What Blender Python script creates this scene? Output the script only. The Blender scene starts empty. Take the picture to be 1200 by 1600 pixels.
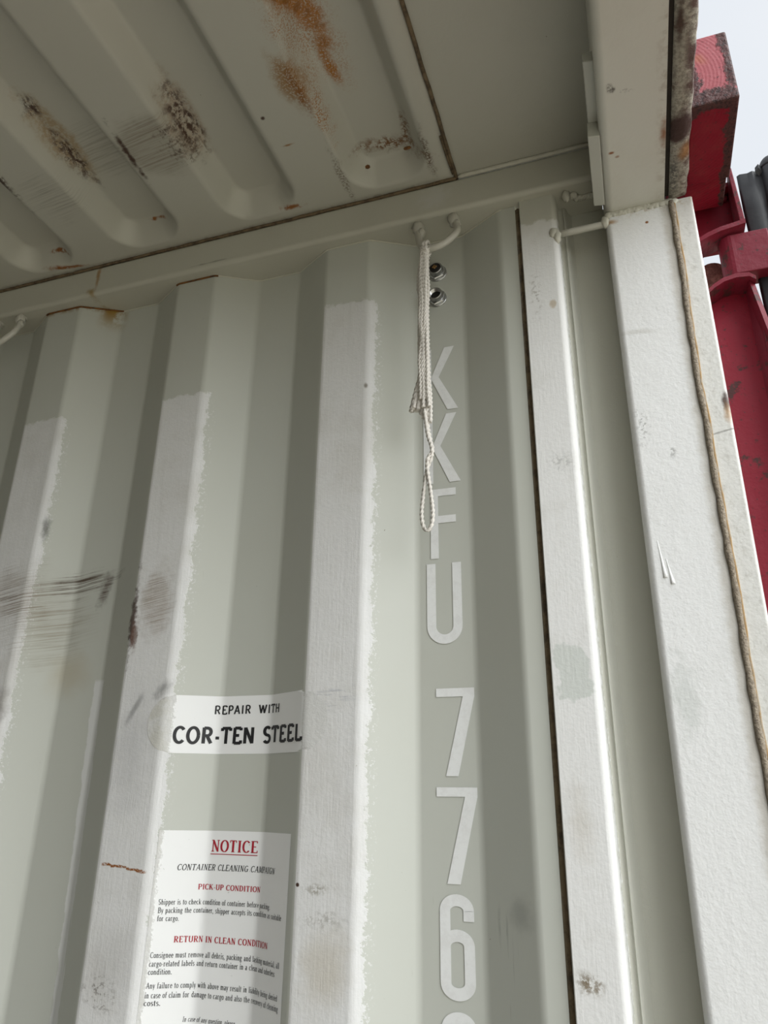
import bpy, bmesh, math, random
from mathutils import Vector, Matrix
sc = bpy.context.scene
C = sc.collection
CZ = 1.75                      # eye height above the container floor; all builders use eye-level z and obj() lifts them
R = math.radians
rnd = random.Random(7)

# ------------------------------------------------------------------ camera
def rotmat(yaw, pit, rol):
    f = Vector((math.sin(yaw)*math.cos(pit), math.cos(yaw)*math.cos(pit), math.sin(pit)))
    r = Vector((math.cos(yaw), -math.sin(yaw), 0)); u = r.cross(f)
    r2 = r*math.cos(rol)+u*math.sin(rol); u2 = u*math.cos(rol)-r*math.sin(rol)
    return Matrix((r2, u2, -f)).transposed()
cd = bpy.data.cameras.new('camera'); cam = bpy.data.objects.new('camera', cd); C.objects.link(cam)
cd.sensor_fit = 'HORIZONTAL'; cd.sensor_width = 36; cd.lens = 36*1150/1200; cd.clip_start = .02
cam.matrix_world = Matrix.Translation((0, 0, CZ)) @ rotmat(R(-18.85), R(21.47), R(.76)).to_4x4()
sc.camera = cam

# ------------------------------------------------------------------ sky, hazy sun, exposure
SKY = .95; SUN = 5.9
w = bpy.data.worlds.new('overcast_sky'); sc.world = w; w.use_nodes = True
nt = w.node_tree; bg = nt.nodes['Background']
tc = nt.nodes.new('ShaderNodeTexCoord'); nz = nt.nodes.new('ShaderNodeTexNoise'); nz.inputs['Scale'].default_value = 2.2; nz.inputs['Detail'].default_value = 4
cr = nt.nodes.new('ShaderNodeValToRGB'); cr.color_ramp.elements[0].position = .3; cr.color_ramp.elements[1].position = .7
cr.color_ramp.elements[0].color = (.80, .86, .94, 1); cr.color_ramp.elements[1].color = (.90, .93, .97, 1)
nt.links.new(tc.outputs['Generated'], nz.inputs['Vector']); nt.links.new(nz.outputs[0], cr.inputs[0]); nt.links.new(cr.outputs[0], bg.inputs['Color'])
bg.inputs['Strength'].default_value = SKY
sd = bpy.data.lights.new('hazy_sun', 'SUN'); sd.energy = SUN; sd.angle = R(85); sd.color = (.98, 1, 1)
so = bpy.data.objects.new('hazy_sun', sd); C.objects.link(so)
az, el = R(13), R(29)          # seen from the wall: out of the doorway and a little across the container
sdir = Vector((math.cos(az)*math.cos(el), -math.sin(az)*math.cos(el), math.sin(el)))
so.rotation_euler = sdir.to_track_quat('Z', 'Y').to_euler(); so.location = (6, -5, 6)
sc.view_settings.view_transform = 'Standard'; sc.view_settings.look = 'None'
sc.view_settings.exposure = 0.0; sc.view_settings.gamma = 1

# ------------------------------------------------------------------ shader helper
class S:
    def __init__(s, n, k): s.n = n; s.k = k
    def _o(s, op, b, c=None): return s.n.math(op, s, b, c)
    def __add__(s, b): return s._o('ADD', b)
    def __radd__(s, b): return s._o('ADD', b)
    def __sub__(s, b): return s._o('SUBTRACT', b)
    def __rsub__(s, b): return s.n.math('SUBTRACT', b, s)
    def __mul__(s, b): return s._o('MULTIPLY', b)
    def __rmul__(s, b): return s._o('MULTIPLY', b)
    def __truediv__(s, b): return s._o('DIVIDE', b)
    def abs(s): return s._o('ABSOLUTE', 0)
    def max(s, b): return s._o('MAXIMUM', b)
    def min(s, b): return s._o('MINIMUM', b)
    def gt(s, b): return s._o('GREATER_THAN', b)
    def lt(s, b): return s._o('LESS_THAN', b)
class N:
    def __init__(s, name):
        s.m = bpy.data.materials.new(name); s.m.use_nodes = True; s.t = s.m.node_tree
        s.b = s.t.nodes['Principled BSDF']
        g = s.t.nodes.new('ShaderNodeNewGeometry'); sp = s.t.nodes.new('ShaderNodeSeparateXYZ')
        s.t.links.new(g.outputs['Position'], sp.inputs[0])
        s.X, s.Y = S(s, sp.outputs[0]), S(s, sp.outputs[1]); s.Z = S(s, sp.outputs[2])-CZ
        s.pos = g.outputs['Position']
    def put(s, sock, v):
        if isinstance(v, S): s.t.links.new(v.k, sock)
        elif hasattr(v, 'is_linked'): s.t.links.new(v, sock)
        else: sock.default_value = v
    def math(s, op, a, b, c=None):
        n = s.t.nodes.new('ShaderNodeMath'); n.operation = op; s.put(n.inputs[0], a); s.put(n.inputs[1], b)
        if c is not None: s.put(n.inputs[2], c)
        return S(s, n.outputs[0])
    def ss(s, v, lo, hi):           # smooth 0..1 between lo and hi (lo > hi reverses)
        n = s.t.nodes.new('ShaderNodeMapRange'); n.interpolation_type = 'SMOOTHSTEP'
        s.put(n.inputs['Value'], v)
        if lo < hi: n.inputs['From Min'].default_value = lo; n.inputs['From Max'].default_value = hi
        else:
            n.inputs['From Min'].default_value = hi; n.inputs['From Max'].default_value = lo
            n.inputs['To Min'].default_value = 1; n.inputs['To Max'].default_value = 0
        return S(s, n.outputs['Result'])
    def vec(s, x, y, z):
        n = s.t.nodes.new('ShaderNodeCombineXYZ'); s.put(n.inputs[0], x); s.put(n.inputs[1], y); s.put(n.inputs[2], z); return n.outputs[0]
    def noise(s, scale, detail=3, rough=.6, v=None):
        n = s.t.nodes.new('ShaderNodeTexNoise'); n.inputs['Scale'].default_value = scale; n.inputs['Detail'].default_value = detail; n.inputs['Roughness'].default_value = rough
        s.t.links.new(v if v is not None else s.pos, n.inputs['Vector']); return S(s, n.outputs[0])
    def streak(s, sx, sy, sz, detail=3): return s.noise(1, detail, .6, s.vec(s.X*sx, s.Y*sy, s.Z*sz))
    def ell(s, a, b, ca, cb, ra, rb, rot=0, soft=.4, warp=.5, ws=45):
        da, db = a-ca, b-cb; c_, s_ = math.cos(R(rot)), math.sin(R(rot))
        p = (da*c_+db*s_)*(1/ra); q = (db*c_-da*s_)*(1/rb)
        d = s.math('SQRT', p*p+q*q, 0)+(s.noise(ws)-.5)*(2*warp)
        return s.ss(d, 1, 1-soft)
    def box(s, a, b, a0, a1, b0, b1, warp=.01, ws=60, soft=.003):
        nz = (s.noise(ws, 4)-.5)*(2*warp)
        d = ((a-(a0+a1)/2).abs()-(a1-a0)/2).max((b-(b0+b1)/2).abs()-(b1-b0)/2)+nz
        return s.ss(d, soft, -soft)
    def speck(s, scale, lo, hi, detail=4): return s.ss(s.noise(scale, detail, .7), lo, hi)
    def col(s, base, layers):
        cur = base
        for m, c in layers:
            n = s.t.nodes.new('ShaderNodeMix'); n.data_type = 'RGBA'
            s.put(n.inputs[0], m)
            for sock, v in ((n.inputs[6], cur), (n.inputs[7], c)):
                if isinstance(v, tuple): sock.default_value = (*v, 1)
                else: s.t.links.new(v, sock)
            cur = n.outputs[2]
        if isinstance(cur, tuple): s.b.inputs['Base Color'].default_value = (*cur, 1)
        else: s.t.links.new(cur, s.b.inputs['Base Color'])
        return s
    def fin(s, rough=.5, metal=0, bump=None, dist=.001, strength=.5, spec=.5):
        s.put(s.b.inputs['Roughness'], rough); s.put(s.b.inputs['Metallic'], metal); s.b.inputs['Specular IOR Level'].default_value = spec
        if bump is not None:
            n = s.t.nodes.new('ShaderNodeBump'); n.inputs['Distance'].default_value = dist; n.inputs['Strength'].default_value = strength
            s.put(n.inputs['Height'], bump); s.t.links.new(n.outputs[0], s.b.inputs['Normal'])
        return s.m

# paint and dirt colours (linear)
BASE = (.49, .503, .458); TOUCH = (.66, .66, .655); WHITE = (.76, .765, .76); RUST = (.24, .085, .018); DKRUST = (.055, .025, .015)
BROWN = (.13, .09, .06); GRIME = (.20, .18, .145)

def m_wall():
    n = N('container_wall_paint'); X, Z = n.X, n.Z
    t = n.math('FLOORED_MODULO', X+.400, .278)           # 0 at the left bend of each inner flat
    jag = (n.noise(22, 3)-.5)*.020+(n.noise(80, 4)-.5)*.016+(n.noise(300, 3)-.5)*.012
    tops = n.ss(X, -.45, -.44)*.115+.60+(n.noise(9)-.5)*.02
    flat = n.ss((t-.0385).abs()+jag, .0475, .0445)
    touch = flat*n.ss(Z-tops+(n.noise(90, 4)-.5)*.02, .003, -.003)*n.ss(X, -.2, -.21)
    thin = n.ss(n.noise(38, 5), .25, .6)
    fleck = n.ss((t-.084).abs(), .014, .004)*n.speck(260, .58, .61)*n.ss(Z-tops, .0, -.05)*n.ss(X, -.2, -.21)
    lay = [(n.ss(n.noise(3.0, 4), .35, .75)*.18, (.46, .45, .38)), (fleck*.9, TOUCH), (touch*(thin*.15+.85), TOUCH),
           (touch*n.ss(n.noise(11, 4), .48, .7)*.35, (.52, .505, .47)), (touch*n.ss(n.streak(60, 60, 4, 4), .52, .72)*.25, (.48, .48, .47))]
    # torn white strip of paint along a recess
    ed = X+(n.noise(45, 4)-.5)*.010+Z*.03
    tear = n.ss((ed+.742).abs(), .0105, .0085)*n.ss(Z, .163, .157)
    lay.append((tear*n.ss(n.streak(160, 160, 9), .72, .58), (.62, .625, .615)))
    # paint over the sticker edges beside the notice
    # rubbed brown scuffs, dragged lengthwise
    dr = n.ss(n.noise(1, 5, .7, n.vec(X*8, n.Y*8, (Z-X*.18)*380)), .44, .62)
    lay.append((n.ell(X, Z, -.885, .285, .105, .070, -8, .8, .5, 22)*(dr*.7+.12), (.20, .155, .11)))
    lay.append((n.ell(X, Z, -.80, .312, .075, .028, 8, .8, .6, 40)*dr, (.09, .065, .045)))
    lay.append((n.ell(X, Z, -.92, .290, .04, .016, 0, .8, .6, 40)*dr*.9, (.12, .085, .055)))
    lay.append((n.ell(X, Z, -.835, .235, .08, .075, 0, .9, .4, 20)*(dr*.5+.12), (.26, .225, .165)))
    lay.append((n.ell(X, Z, -.637, .262, .036, .068, 0, .6, .5, 35)*(dr*.5+.28), (.27, .215, .165)))
    lay.append((n.ell(X, Z, -.645, .288, .024, .026, 0, .9, .8, 50)*n.ss(n.noise(1, 5, .7, n.vec(X*8, n.Y*8, (Z-X*.18)*520)), .56, .66)*.9, (.09, .06, .045)))
    lay.append((n.ell(X, Z, -.676, .245, .008, .075, 0, .9, 1.2, 90)*.9, DKRUST))
    lay.append((n.ell(X, Z, -.670, .215, .008, .03, 0, .9, 1.2, 90)*.8, (.13, .07, .05)))
    lay.append((n.ell(X, Z, -.763, .300, .014, .034, -10, .9, .9, 60)*(dr*.4+.5), DKRUST))
    lay.append((n.ell(X, Z, -.742, .318, .03, .008, 25, .9, .8, 60)*dr*.8, DKRUST))
    lay.append((n.ell(X, Z, -.872, .400, .009, .026, 0, .9, .8, 60)*.75, (.12, .12, .11)))
    lay.append((n.ell(X, Z, -.886, .117, .012, .05, 0, .9, .8, 60)*.5, (.16, .14, .12)))
    # soft dark rubs near the repair sticker
    lay.append((n.ell(X, Z, -.652, .115, .032, .006, 62, .9, .7, 40)*.6, (.15, .15, .15)))
    lay.append((n.ell(X, Z, -.612, .138, .022, .012, 35, .9, .8, 50)*.6, (.15, .15, .15)))
    lay.append((n.ell(X, Z, -.648, .06, .05, .10, 0, .9, .5, 20)*.35, (.36, .36, .37)))
    # rusty hairline and sooty specks low on the inner flat
    ln = (Z+.0815+(X+.638)*.11+(n.noise(60)-.5)*.008).abs()
    lay.append((n.ss(ln, .0022, .0008)*n.ss((X+.638).abs(), .035, .031)*n.speck(300, .35, .5), RUST))
    lay.append((n.ell(X, Z, -.648, -.218, .034, .03, 0, .8, .6, 40)*n.ss(n.noise(1, 5, .7, n.vec(X*150, n.Y*150, Z*260)), .5, .62)*.75, (.12, .10, .085)))
    lay.append((n.ell(X, Z, -.64, -.19, .05, .06, 0, .9, .4, 20)*.3, (.32, .31, .29)))
    lay.append((n.ell(X, Z, -.362, -.175, .040, .060, 0, .9, .6, 25)*.5, (.44, .395, .31)))
    lay.append((n.ell(X, Z, -.364, -.125, .03, .014, 0, .9, .9, 50)*n.speck(190, .45, .6)*.5, (.25, .24, .21)))
    lay.append((n.ell(X, Z, -.372, -.095, .034, .008, 0, .9, .8, 60)*n.speck(190, .45, .6)*.8, (.28, .26, .22)))
    lay.append((n.ell(X, Z, -.365, .12, .05, .02, 12, .9, .8, 50)*n.ss(n.noise(1, 3, .6, n.vec(X*20, 0.0, Z*260)), .5, .6)*.35, (.22, .24, .30)))
    lay.append((n.ell(X, Z, -.397, -.091, .003, .003, 0, .5, .3), DKRUST))
    lay.append((n.ell(X, Z, -.328, .563, .004, .006, 0, .8, .5), (.25, .23, .2)))
    # yellow-brown weeping below the rail
    top = n.ss(Z, .775, .829)
    lay.append((top*n.ss(n.noise(40, 4), .40, .58)*n.ss((X+.830).abs(), .030, .008), (.27, .16, .025)))
    lay.append((n.ss(Z, .818, .829)*n.ss(n.noise(70, 4), .42, .58)*n.ss((X+.895).abs(), .085, .06)*.9, (.25, .14, .03)))
    lay.append((n.ss(Z, .8265, .8285)*n.ss(X, -.575, -.60)*n.speck(120, .30, .5), RUST))
    lay.append((n.ell(X, Z, -.80, .17, .05, .05, 0, .9, .4, 20)*.35, (.36, .29, .17)))
    lay.append((n.ell(X, Z, -.142, -.11, .022, .026, 0, .9, .6, 40)*.4, (.2, .2, .19)))
    lay.append((n.ell(X, Z, -.160, -.14, .02, .06, 0, .9, .6, 40)*n.ss(n.noise(1, 3, .6, n.vec(X*260, 0.0, Z*14)), .55, .68)*.4, (.2, .2, .19)))
    lay.append((n.speck(75, .735, .76)*.8, (.2, .17, .13)))
    lay.append((n.ss(n.streak(330, 330, 22, 2), .74, .80)*.35, (.3, .29, .25)))
    n.col(BASE, lay)
    bmp = (n.noise(220, 4)*1.0+n.streak(420, 420, 30)*.7)*touch+n.noise(14)*.5
    return n.fin(n.noise(40)*.15+.42, 0, bmp, .0012, .35)

def m_plain(name, base, tint, rough=.5, speck=True, bump=.3, bs=180):
    n = N(name); lay = [(n.ss(n.noise(5, 4), .35, .75)*.35, tint), (n.ss(n.noise(60, 5, .7), .62, .8)*.25, tint)]
    if speck: lay.append((n.speck(85, .73, .76)*.7, BROWN))
    return n.col(base, lay).fin(rough, 0, n.noise(bs, 4)+n.noise(25)*.6, .001, bump)

def m_roof():
    n = N('container_roof_paint'); X, Y = n.X, n.Y
    lay = [(n.ss(n.noise(3.5, 4), .35, .75)*.3, (.42, .40, .345))]
    sp = n.speck(420, .40, .50, 5); sp2 = n.speck(480, .49, .56, 5)
    OR = (.33, .125, .012); OR2 = (.22, .085, .012)
    core = n.ell(X, Y, -.315, .50, .024, .155, -9, .5, .55, 34)
    lay.append((n.ell(X, Y, -.312, .56, .050, .14, -9, .9, .6, 40)*sp2*.8, OR))
    lay.append((core*(sp*.8+.15), OR)); lay.append((core*n.ss(n.noise(90, 4), .5, .62)*.8, OR2))
    lay.append((n.ell(X, Y, -.305, .635, .013, .05, -6, .8, .6, 60)*sp, OR))
    lay.append((n.ell(X, Y, -.335, .68, .014, .07, 0, .9, .6, 60)*sp2, OR))
    lay.append((n.ell(X, Y, -.354, .622, .024, .058, -6, .7, .5, 40)*(sp*.6+.25), (.25, .12, .02)))
    lay.append((n.ell(X, Y, -.348, .632, .010, .052, -4, .8, .8, 70)*sp, OR2))
    lay.append((n.ell(X, Y, -.071, .655, .036, .050, -20, .9, .5, 30)*n.speck(560, .44, .54)*.85, (.30, .16, .05)))
    # scraped brown scars on two rib flanks and the smear dragged between them
    dr = n.ss(n.noise(1, 5, .7, n.vec(X*8, (Y+X*.1)*330, 0.0)), .44, .62)
    lay.append((n.ell(X, Y, -.585, .655, .068, .066, 0, .5, .35, 24)*(dr*.5+.38), (.235, .205, .16)))
    lay.append((n.ell(X, Y, -.690, .66, .075, .065, 0, .8, .4, 24)*(dr*.6+.15)*.7, (.235, .21, .165)))
    scar = n.ss(n.noise(170, 6, .75), .42, .55)
    lay.append((n.ell(X, Y, -.533, .645, .024, .078, 2, .5, .5, 50)*(scar*.5+.4), (.36, .30, .23)))
    blk = n.ss(n.noise(1, 5, .75, n.vec(X*150, Y*70, 0.0)), .44, .54)
    lay.append((n.ell(X, Y, -.535, .652, .020, .074, 2, .8, .8, 70)*blk, DKRUST))
    lay.append((n.ell(X, Y, -.558, .660, .03, .05, 0, .9, .9, 70)*blk*n.speck(150, .45, .58)*.8, DKRUST))
    lay.append((n.ell(X, Y, -.735, .625, .024, .095, 0, .5, .5, 50)*(scar*.5+.45), (.34, .26, .16)))
    lay.append((n.ell(X, Y, -.739, .655, .015, .07, 0, .8, .8, 70)*blk, DKRUST))
    lay.append((n.ell(X, Y, -.737, .565, .016, .025, 0, .8, .8, 70)*blk, DKRUST))
    lay.append((n.ell(X, Y, -.632, .655, .006, .062, 4, .9, 1.1, 80), DKRUST))
    lay.append((n.ell(X, Y, -.855, .62, .012, .085, 0, .8, .8, 60)*n.speck(160, .40, .52), DKRUST))
    lay.append((n.ell(X, Y, -.80, .69, .06, .07, 0, .9, .5, 30)*.5*dr, (.22, .2, .17)))
    # rust collecting along the rib ends
    lay.append((n.ell(X, Y, -.262, .785, .075, .018, 8, .9, .7, 70)*n.speck(170, .42, .54), (.17, .08, .03)))
    lay.append((n.ell(X, Y, -.236, .765, .010, .045, 12, .9, .7, 70)*n.speck(170, .42, .55), (.17, .08, .03)))
    lay.append((n.ell(X, Y, -.210, .79, .009, .06, 0, .9, .6, 70)*n.speck(310, .42, .55), BROWN))
    lay.append((n.ell(X, Y, -.345, .79, .009, .07, 0, .9, .7, 70)*n.speck(310, .45, .55)*.8, BROWN))
    lay.append((n.ell(X, Y, -.445, .825, .03, .006, 0, .8, .7, 70)*n.speck(110, .40, .55), RUST))
    lay.append((n.ell(X, Y, -.895, .832, .05, .005, 8, .8, .6, 70)*n.speck(110, .30, .5), RUST))
    lay.append((n.ell(X, Y, -.895, .812, .03, .003, 0, .8, .9, 70)*n.speck(110, .35, .5), RUST))
    lay.append((n.ell(X, Y, -.69, .806, .022, .003, 0, .8, .9, 70)*n.speck(110, .35, .5), RUST))
    lay.append((n.ell(X, Y, -.399, .713, .012, .003, 0, .8, .6, 70), (.25, .12, .03)))
    lay.append((n.ell(X, Y, -.413, .661, .004, .004, 0, .8, .6, 70), DKRUST))
    lay.append((n.ss(Y, .838, .848)*n.speck(50, .45, .65)*.6, BROWN))
    lay.append((n.speck(70, .735, .76)*.7, BROWN))
    n.col((.47, .465, .41), lay)
    return n.fin(n.noise(30)*.15+.36, 0, n.noise(10)+n.noise(300)*.05, .002, .25)

def m_rail():
    n = N('roof_rail_paint'); X, Z = n.X, n.Z
    lay = [(n.ss(n.noise(4, 4), .35, .75)*.35, (.40, .39, .33)),
           (n.ell(X, Z, -.835, .868, .006, .032, 0, .9, .7, 70)*.8, (.30, .16, .04)),
           (n.ell(X, Z, -.845, .835, .012, .010, 0, .9, .7, 70)*.8, (.28, .18, .05)),
           (n.ss(Z, .882, .889)*n.speck(60, .42, .6)*.6, BROWN),
           (n.ell(X, Z, -.215, .862, .03, .03, 0, .8, .9, 60)*.5, (.55, .55, .53)),
           (n.ell(X, Z, -.60, .838, .06, .002, 0, .8, .8, 60)*.6, (.2, .19, .16)), (n.speck(80, .735, .76)*.7, BROWN)]
    return n.col((.49, .485, .42), lay).fin(.45, 0, n.noise(90, 4), .001, .2)

def m_strip():
    n = N('shoring_strip_paint'); X, Z = n.X, n.Z
    tp = n.ss(Z+(n.noise(60, 4)-.5)*.03, .788, .783)
    old = n.box(X, Z, -.083, -.048, .108, .170, .016, 55, .002)
    lay = [(tp*n.ss(X+(n.noise(120)-.5)*.006, -.036, -.038), (.71, .71, .70)),
           (n.ss(n.noise(25, 5), .5, .7)*.18, (.5, .49, .45)), (old*.9, (.56, .585, .555)),
           (n.ell(X, Z, -.075, -.165, .018, .014, -15, .9, .7, 60)*n.speck(200, .42, .58), (.2, .16, .11)),
           (n.ell(X, Z, -.072, -.02, .02, .05, 0, .9, .6, 40)*.3, (.45, .40, .32)),
           (n.ell(X, Z, -.053, .638, .006, .008, 0, .6, .5, 90)*.7, (.45, .36, .25)),
           (n.ell(X, Z, -.06, .40, .025, .02, 0, .9, .6, 50)*n.speck(260, .5, .6)*.5, (.33, .33, .32)),
           (n.ell(X, Z, -.075, .66, .012, .06, 0, .9, .6, 50)*n.speck(180, .52, .6)*.6, (.35, .33, .3)), (n.speck(90, .74, .76)*.7, BROWN)]
    return n.col((.51, .51, .45), lay).fin(.6, 0, n.noise(210, 4)+n.streak(350, 350, 25)*.6, .001, .4, .25)

def m_post():
    n = N('corner_post_paint'); X, Z = n.X, n.Z
    out = n.ss(X, .1125, .1145)
    lay = [(n.ss(n.noise(12, 5), .5, .72)*.12, (.55, .55, .52)), (out*.55, (.60, .59, .54)),
           (out*n.ss(n.noise(1, 5, .7, n.vec(X*90, 0.0, Z*60)), .5, .66)*.35, (.36, .34, .29)),
           (n.ss((X-.107).abs()+(n.noise(80)-.5)*.012, .012, .001)*.5, (.40, .35, .27)),
           (n.ell(X, Z, .040, .435, .014, .035, 0, .9, .7, 60)*n.speck(230, .52, .6)*.7, (.3, .3, .29)),
           (n.ell(X, Z, .071, .393, .006, .009, 0, .7, .7, 90)*n.speck(200, .45, .55)*.8, (.36, .36, .35)),
           (n.ell(X, Z, .05, .57, .035, .005, -6, .9, .7, 60)*.4, (.42, .40, .35)),
           (n.ell(X, Z, .138, .452, .006, .018, 0, .8, .6, 90)*.95, DKRUST),
           (n.ell(X, Z, .138, .435, .007, .02, 0, .9, .6, 90)*.6, (.42, .22, .06)),
           (n.ss((Z-.414-(X-.13)*.2).abs()+(n.noise(80)-.5)*.002, .0018, .0006)*out*.7, (.25, .24, .22)),
           (n.ss(Z, .752, .770)*n.speck(110, .5, .62)*.7, (.40, .30, .16)),
           (n.ell(X, Z, .034, .755, .012, .006, 0, .8, .6, 70)*.8, (.36, .19, .05)),
           (n.ell(X, Z, .08, .742, .003, .003, 0, .6, .4, 90), RUST),
           (n.ss(X, .1405, .1415)*n.speck(60, .52, .58)*n.ss(Z, .44, .62), (.40, .08, .09)),
           (n.ell(X, Z, .047, .11, .02, .06, 0, .8, 1.0, 45)*.7, (.60, .62, .60)), (n.speck(95, .735, .76)*.6, BROWN)]
    return n.col(WHITE, lay).fin(.45, 0, n.noise(230, 4)+n.noise(60)*.8, .0012, .45)

def m_header():
    n = N('door_header_paint'); X, Y = n.X, n.Y
    lay = [(n.ss(n.noise(7, 5), .45, .75)*.3, (.5, .475, .40)),
           (n.ell(X, Y, .044, .663, .007, .009, 0, .7, .6, 90)*n.speck(200, .35, .55), (.13, .12, .10)),
           (n.ell(X, Y, .052, .668, .02, .004, 15, .9, .8, 90)*n.speck(220, .5, .6), (.2, .19, .17)),
           (n.ell(X, Y, .041, .757, .005, .003, 0, .7, .6, 90), RUST), (n.ell(X, Y, .048, .765, .004, .003, 0, .7, .6, 90)*.7, RUST),
           (n.ss(X, .090, .106)*n.ss(n.noise(80, 4), .45, .65)*.5, (.33, .28, .22)),
           (n.ell(X, Y, .104, .745, .008, .03, 0, .9, .8, 80)*.9, RUST), (n.speck(85, .735, .76)*.7, BROWN)]
    return n.col((.60, .595, .54), lay).fin(.45, 0, n.noise(200, 4)+n.noise(30), .001, .25)

def m_lip():
    n = N('rusty_header_lip'); X, Y = n.X, n.Y
    lay = [(n.ss(n.noise(190, 5, .75), .42, .6)*.75, (.20, .185, .15)),
           (n.ss(X, .120, .131)*n.ss(n.noise(35, 5, .7), .40, .56), (.10, .055, .045)),
           (n.ell(X, Y, .118, .60, .006, .05, 0, .9, .9, 50)*.95, DKRUST),
           (n.ss(n.noise(40, 5, .7), .56, .68)*.8, (.09, .05, .035)),
           (n.ell(X, Y, .122, .745, .022, .030, 0, .5, .5, 50), (.06, .028, .022)),
           (n.ell(X, Y, .129, .783, .012, .02, 0, .9, .6, 60)*.8, (.36, .17, .05)),
           (n.ell(X, Y, .117, .82, .010, .045, 0, .9, .7, 60)*n.speck(260, .4, .55)*.9, (.06, .06, .06))]
    return n.col((.44, .41, .34), lay).fin(.75, 0, n.noise(210, 5, .7)+n.noise(60, 3), .004, .8)

def m_red(name='weathered_red_paint', base=(.24, .008, .024), rust=.56, casting=False):
    n = N(name); X, Y, Z = n.X, n.Y, n.Z
    r1 = n.noise(26, 6, .72)
    lay = [(n.ss(n.noise(8, 3), .4, .7)*.35, tuple(c*1.1+.008 for c in base)), (n.ss(r1, rust, rust+.05)*.95, (.060, .022, .02)), (n.speck(190, .62, .66)*.85, (.05, .022, .02))]
    bump = n.noise(70, 5)*2
    if casting:
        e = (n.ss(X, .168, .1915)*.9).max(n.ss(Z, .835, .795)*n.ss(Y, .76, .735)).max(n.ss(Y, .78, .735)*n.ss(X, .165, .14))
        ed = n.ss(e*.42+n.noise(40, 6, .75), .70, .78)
        lay = [(n.ss(n.noise(30, 4), .45, .7)*.3, (.30, .05, .05)), (n.ss(Y, .741, .738)*.9, (.38, .11, .125)), (ed, (.085, .035, .032)), (ed*n.speck(240, .5, .6)*.8, (.02, .012, .012)), (n.ell(X, Z, .155, .865, .012, .02, 30, .9, .7, 60)*.5, (.40, .16, .07)), (n.speck(200, .60, .65)*.8, (.05, .022, .02))]  # near face painted paler pink, putting the light it catches into the colour
        ring = n.math('SINE', n.math('SQRT', (Y-.74)*(Y-.74)+(Z-.84)*(Z-.84)+(X-.09)*(X-.09), 0)*1500+n.noise(30)*3, 0)
        bump = bump+ring*.10+ed*n.noise(150, 4)*5
    return n.col(base, lay).fin(n.noise(30)*.25+.42, 0, bump, .0012, .5, .35)

def m_simple(name, col, rough=.5, metal=0, ns=120, tint=None, amt=.5, bump=.3, dist=.001):
    n = N(name); lay = [(n.ss(n.noise(ns, 4, .7), .42, .66)*amt, tint or tuple(c*.55 for c in col))]
    return n.col(col, lay).fin(rough, metal, n.noise(ns*1.5, 4), dist, bump)

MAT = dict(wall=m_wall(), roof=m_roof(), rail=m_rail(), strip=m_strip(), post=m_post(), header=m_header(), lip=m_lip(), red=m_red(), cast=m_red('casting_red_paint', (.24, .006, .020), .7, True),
    slot=m_plain('slot_paint', (.53, .53, .465), (.45, .44, .37)),
    plate=m_plain('gusset_paint', (.50, .505, .455), (.40, .40, .35)),
    hook=m_plain('lashing_ring_paint', (.50, .49, .435), (.36, .34, .29), .4),
    weld=m_plain('painted_weld', (.56, .55, .48), (.42, .39, .31), .45, True, .6, 240),
    sealant=m_simple('brown_sealant', (.16, .115, .065), .8, 0, 60, (.045, .032, .02), .8, .6, .002),
    darkgap=m_simple('blackened_gap', (.03, .024, .018), .9, 0, 80),
    bead=m_simple('tan_sealant', (.32, .27, .205), .8, 0, 240, (.17, .135, .10), .9, .9, .003),
    beadedge=m_simple('ochre_sealant_edge', (.30, .19, .08), .85, 0, 70, (.30, .26, .20), .9),
    rustline=m_simple('rust_seam', (.20, .085, .02), .9, 0, 60, (.06, .03, .015), .9, .7, .002),
    zinc=m_simple('zinc_plating', (.62, .63, .64), .28, 1, 90, (.40, .39, .37), .6, .3),
    black=m_simple('black_plastic', (.012, .012, .012), .35, 0, 120),
    copper=m_simple('brass_core', (.42, .25, .10), .45, .6, 400, (.15, .08, .03), .8),
    cord=m_simple('white_cord', (.70, .67, .62), .7, 0, 500, (.50, .46, .41), .6, .5),
    letter=m_simple('white_vinyl', (.76, .77, .765), .42, 0, 90, (.66, .66, .65), .5, .1),
    rubber=m_simple('black_rubber', (.010, .011, .013), .5, 0, 30, (.022, .023, .025), .6, .4),
    inkblack=m_simple('black_ink', (.012, .012, .014), .5, 0, 300, (.03, .03, .03)),
    inkred=m_simple('red_ink', (.36, .010, .025), .5, 0, 300, (.42, .03, .05)),
    rustpin=m_simple('rusted_pin', (.16, .06, .05), .85, 0, 120, (.36, .16, .13), .7, .8, .003),
    rustscab=m_simple('rust_scab', (.10, .06, .03), .95, 0, 260, (.035, .022, .015), .8, .9, .004),
    scabrim=m_simple('ochre_scab_rim', (.34, .24, .12), .9, 0, 160),
    ply=m_simple('plywood_floor', (.085, .055, .028), .7, 0, 14, (.05, .034, .02), .7),
    concrete=m_simple('yard_concrete', (.50, .46, .36), .9, 0, 3, (.40, .365, .28), .7),
    outer=m_red('faded_red_steel', (.17, .010, .024), .55))

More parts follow.
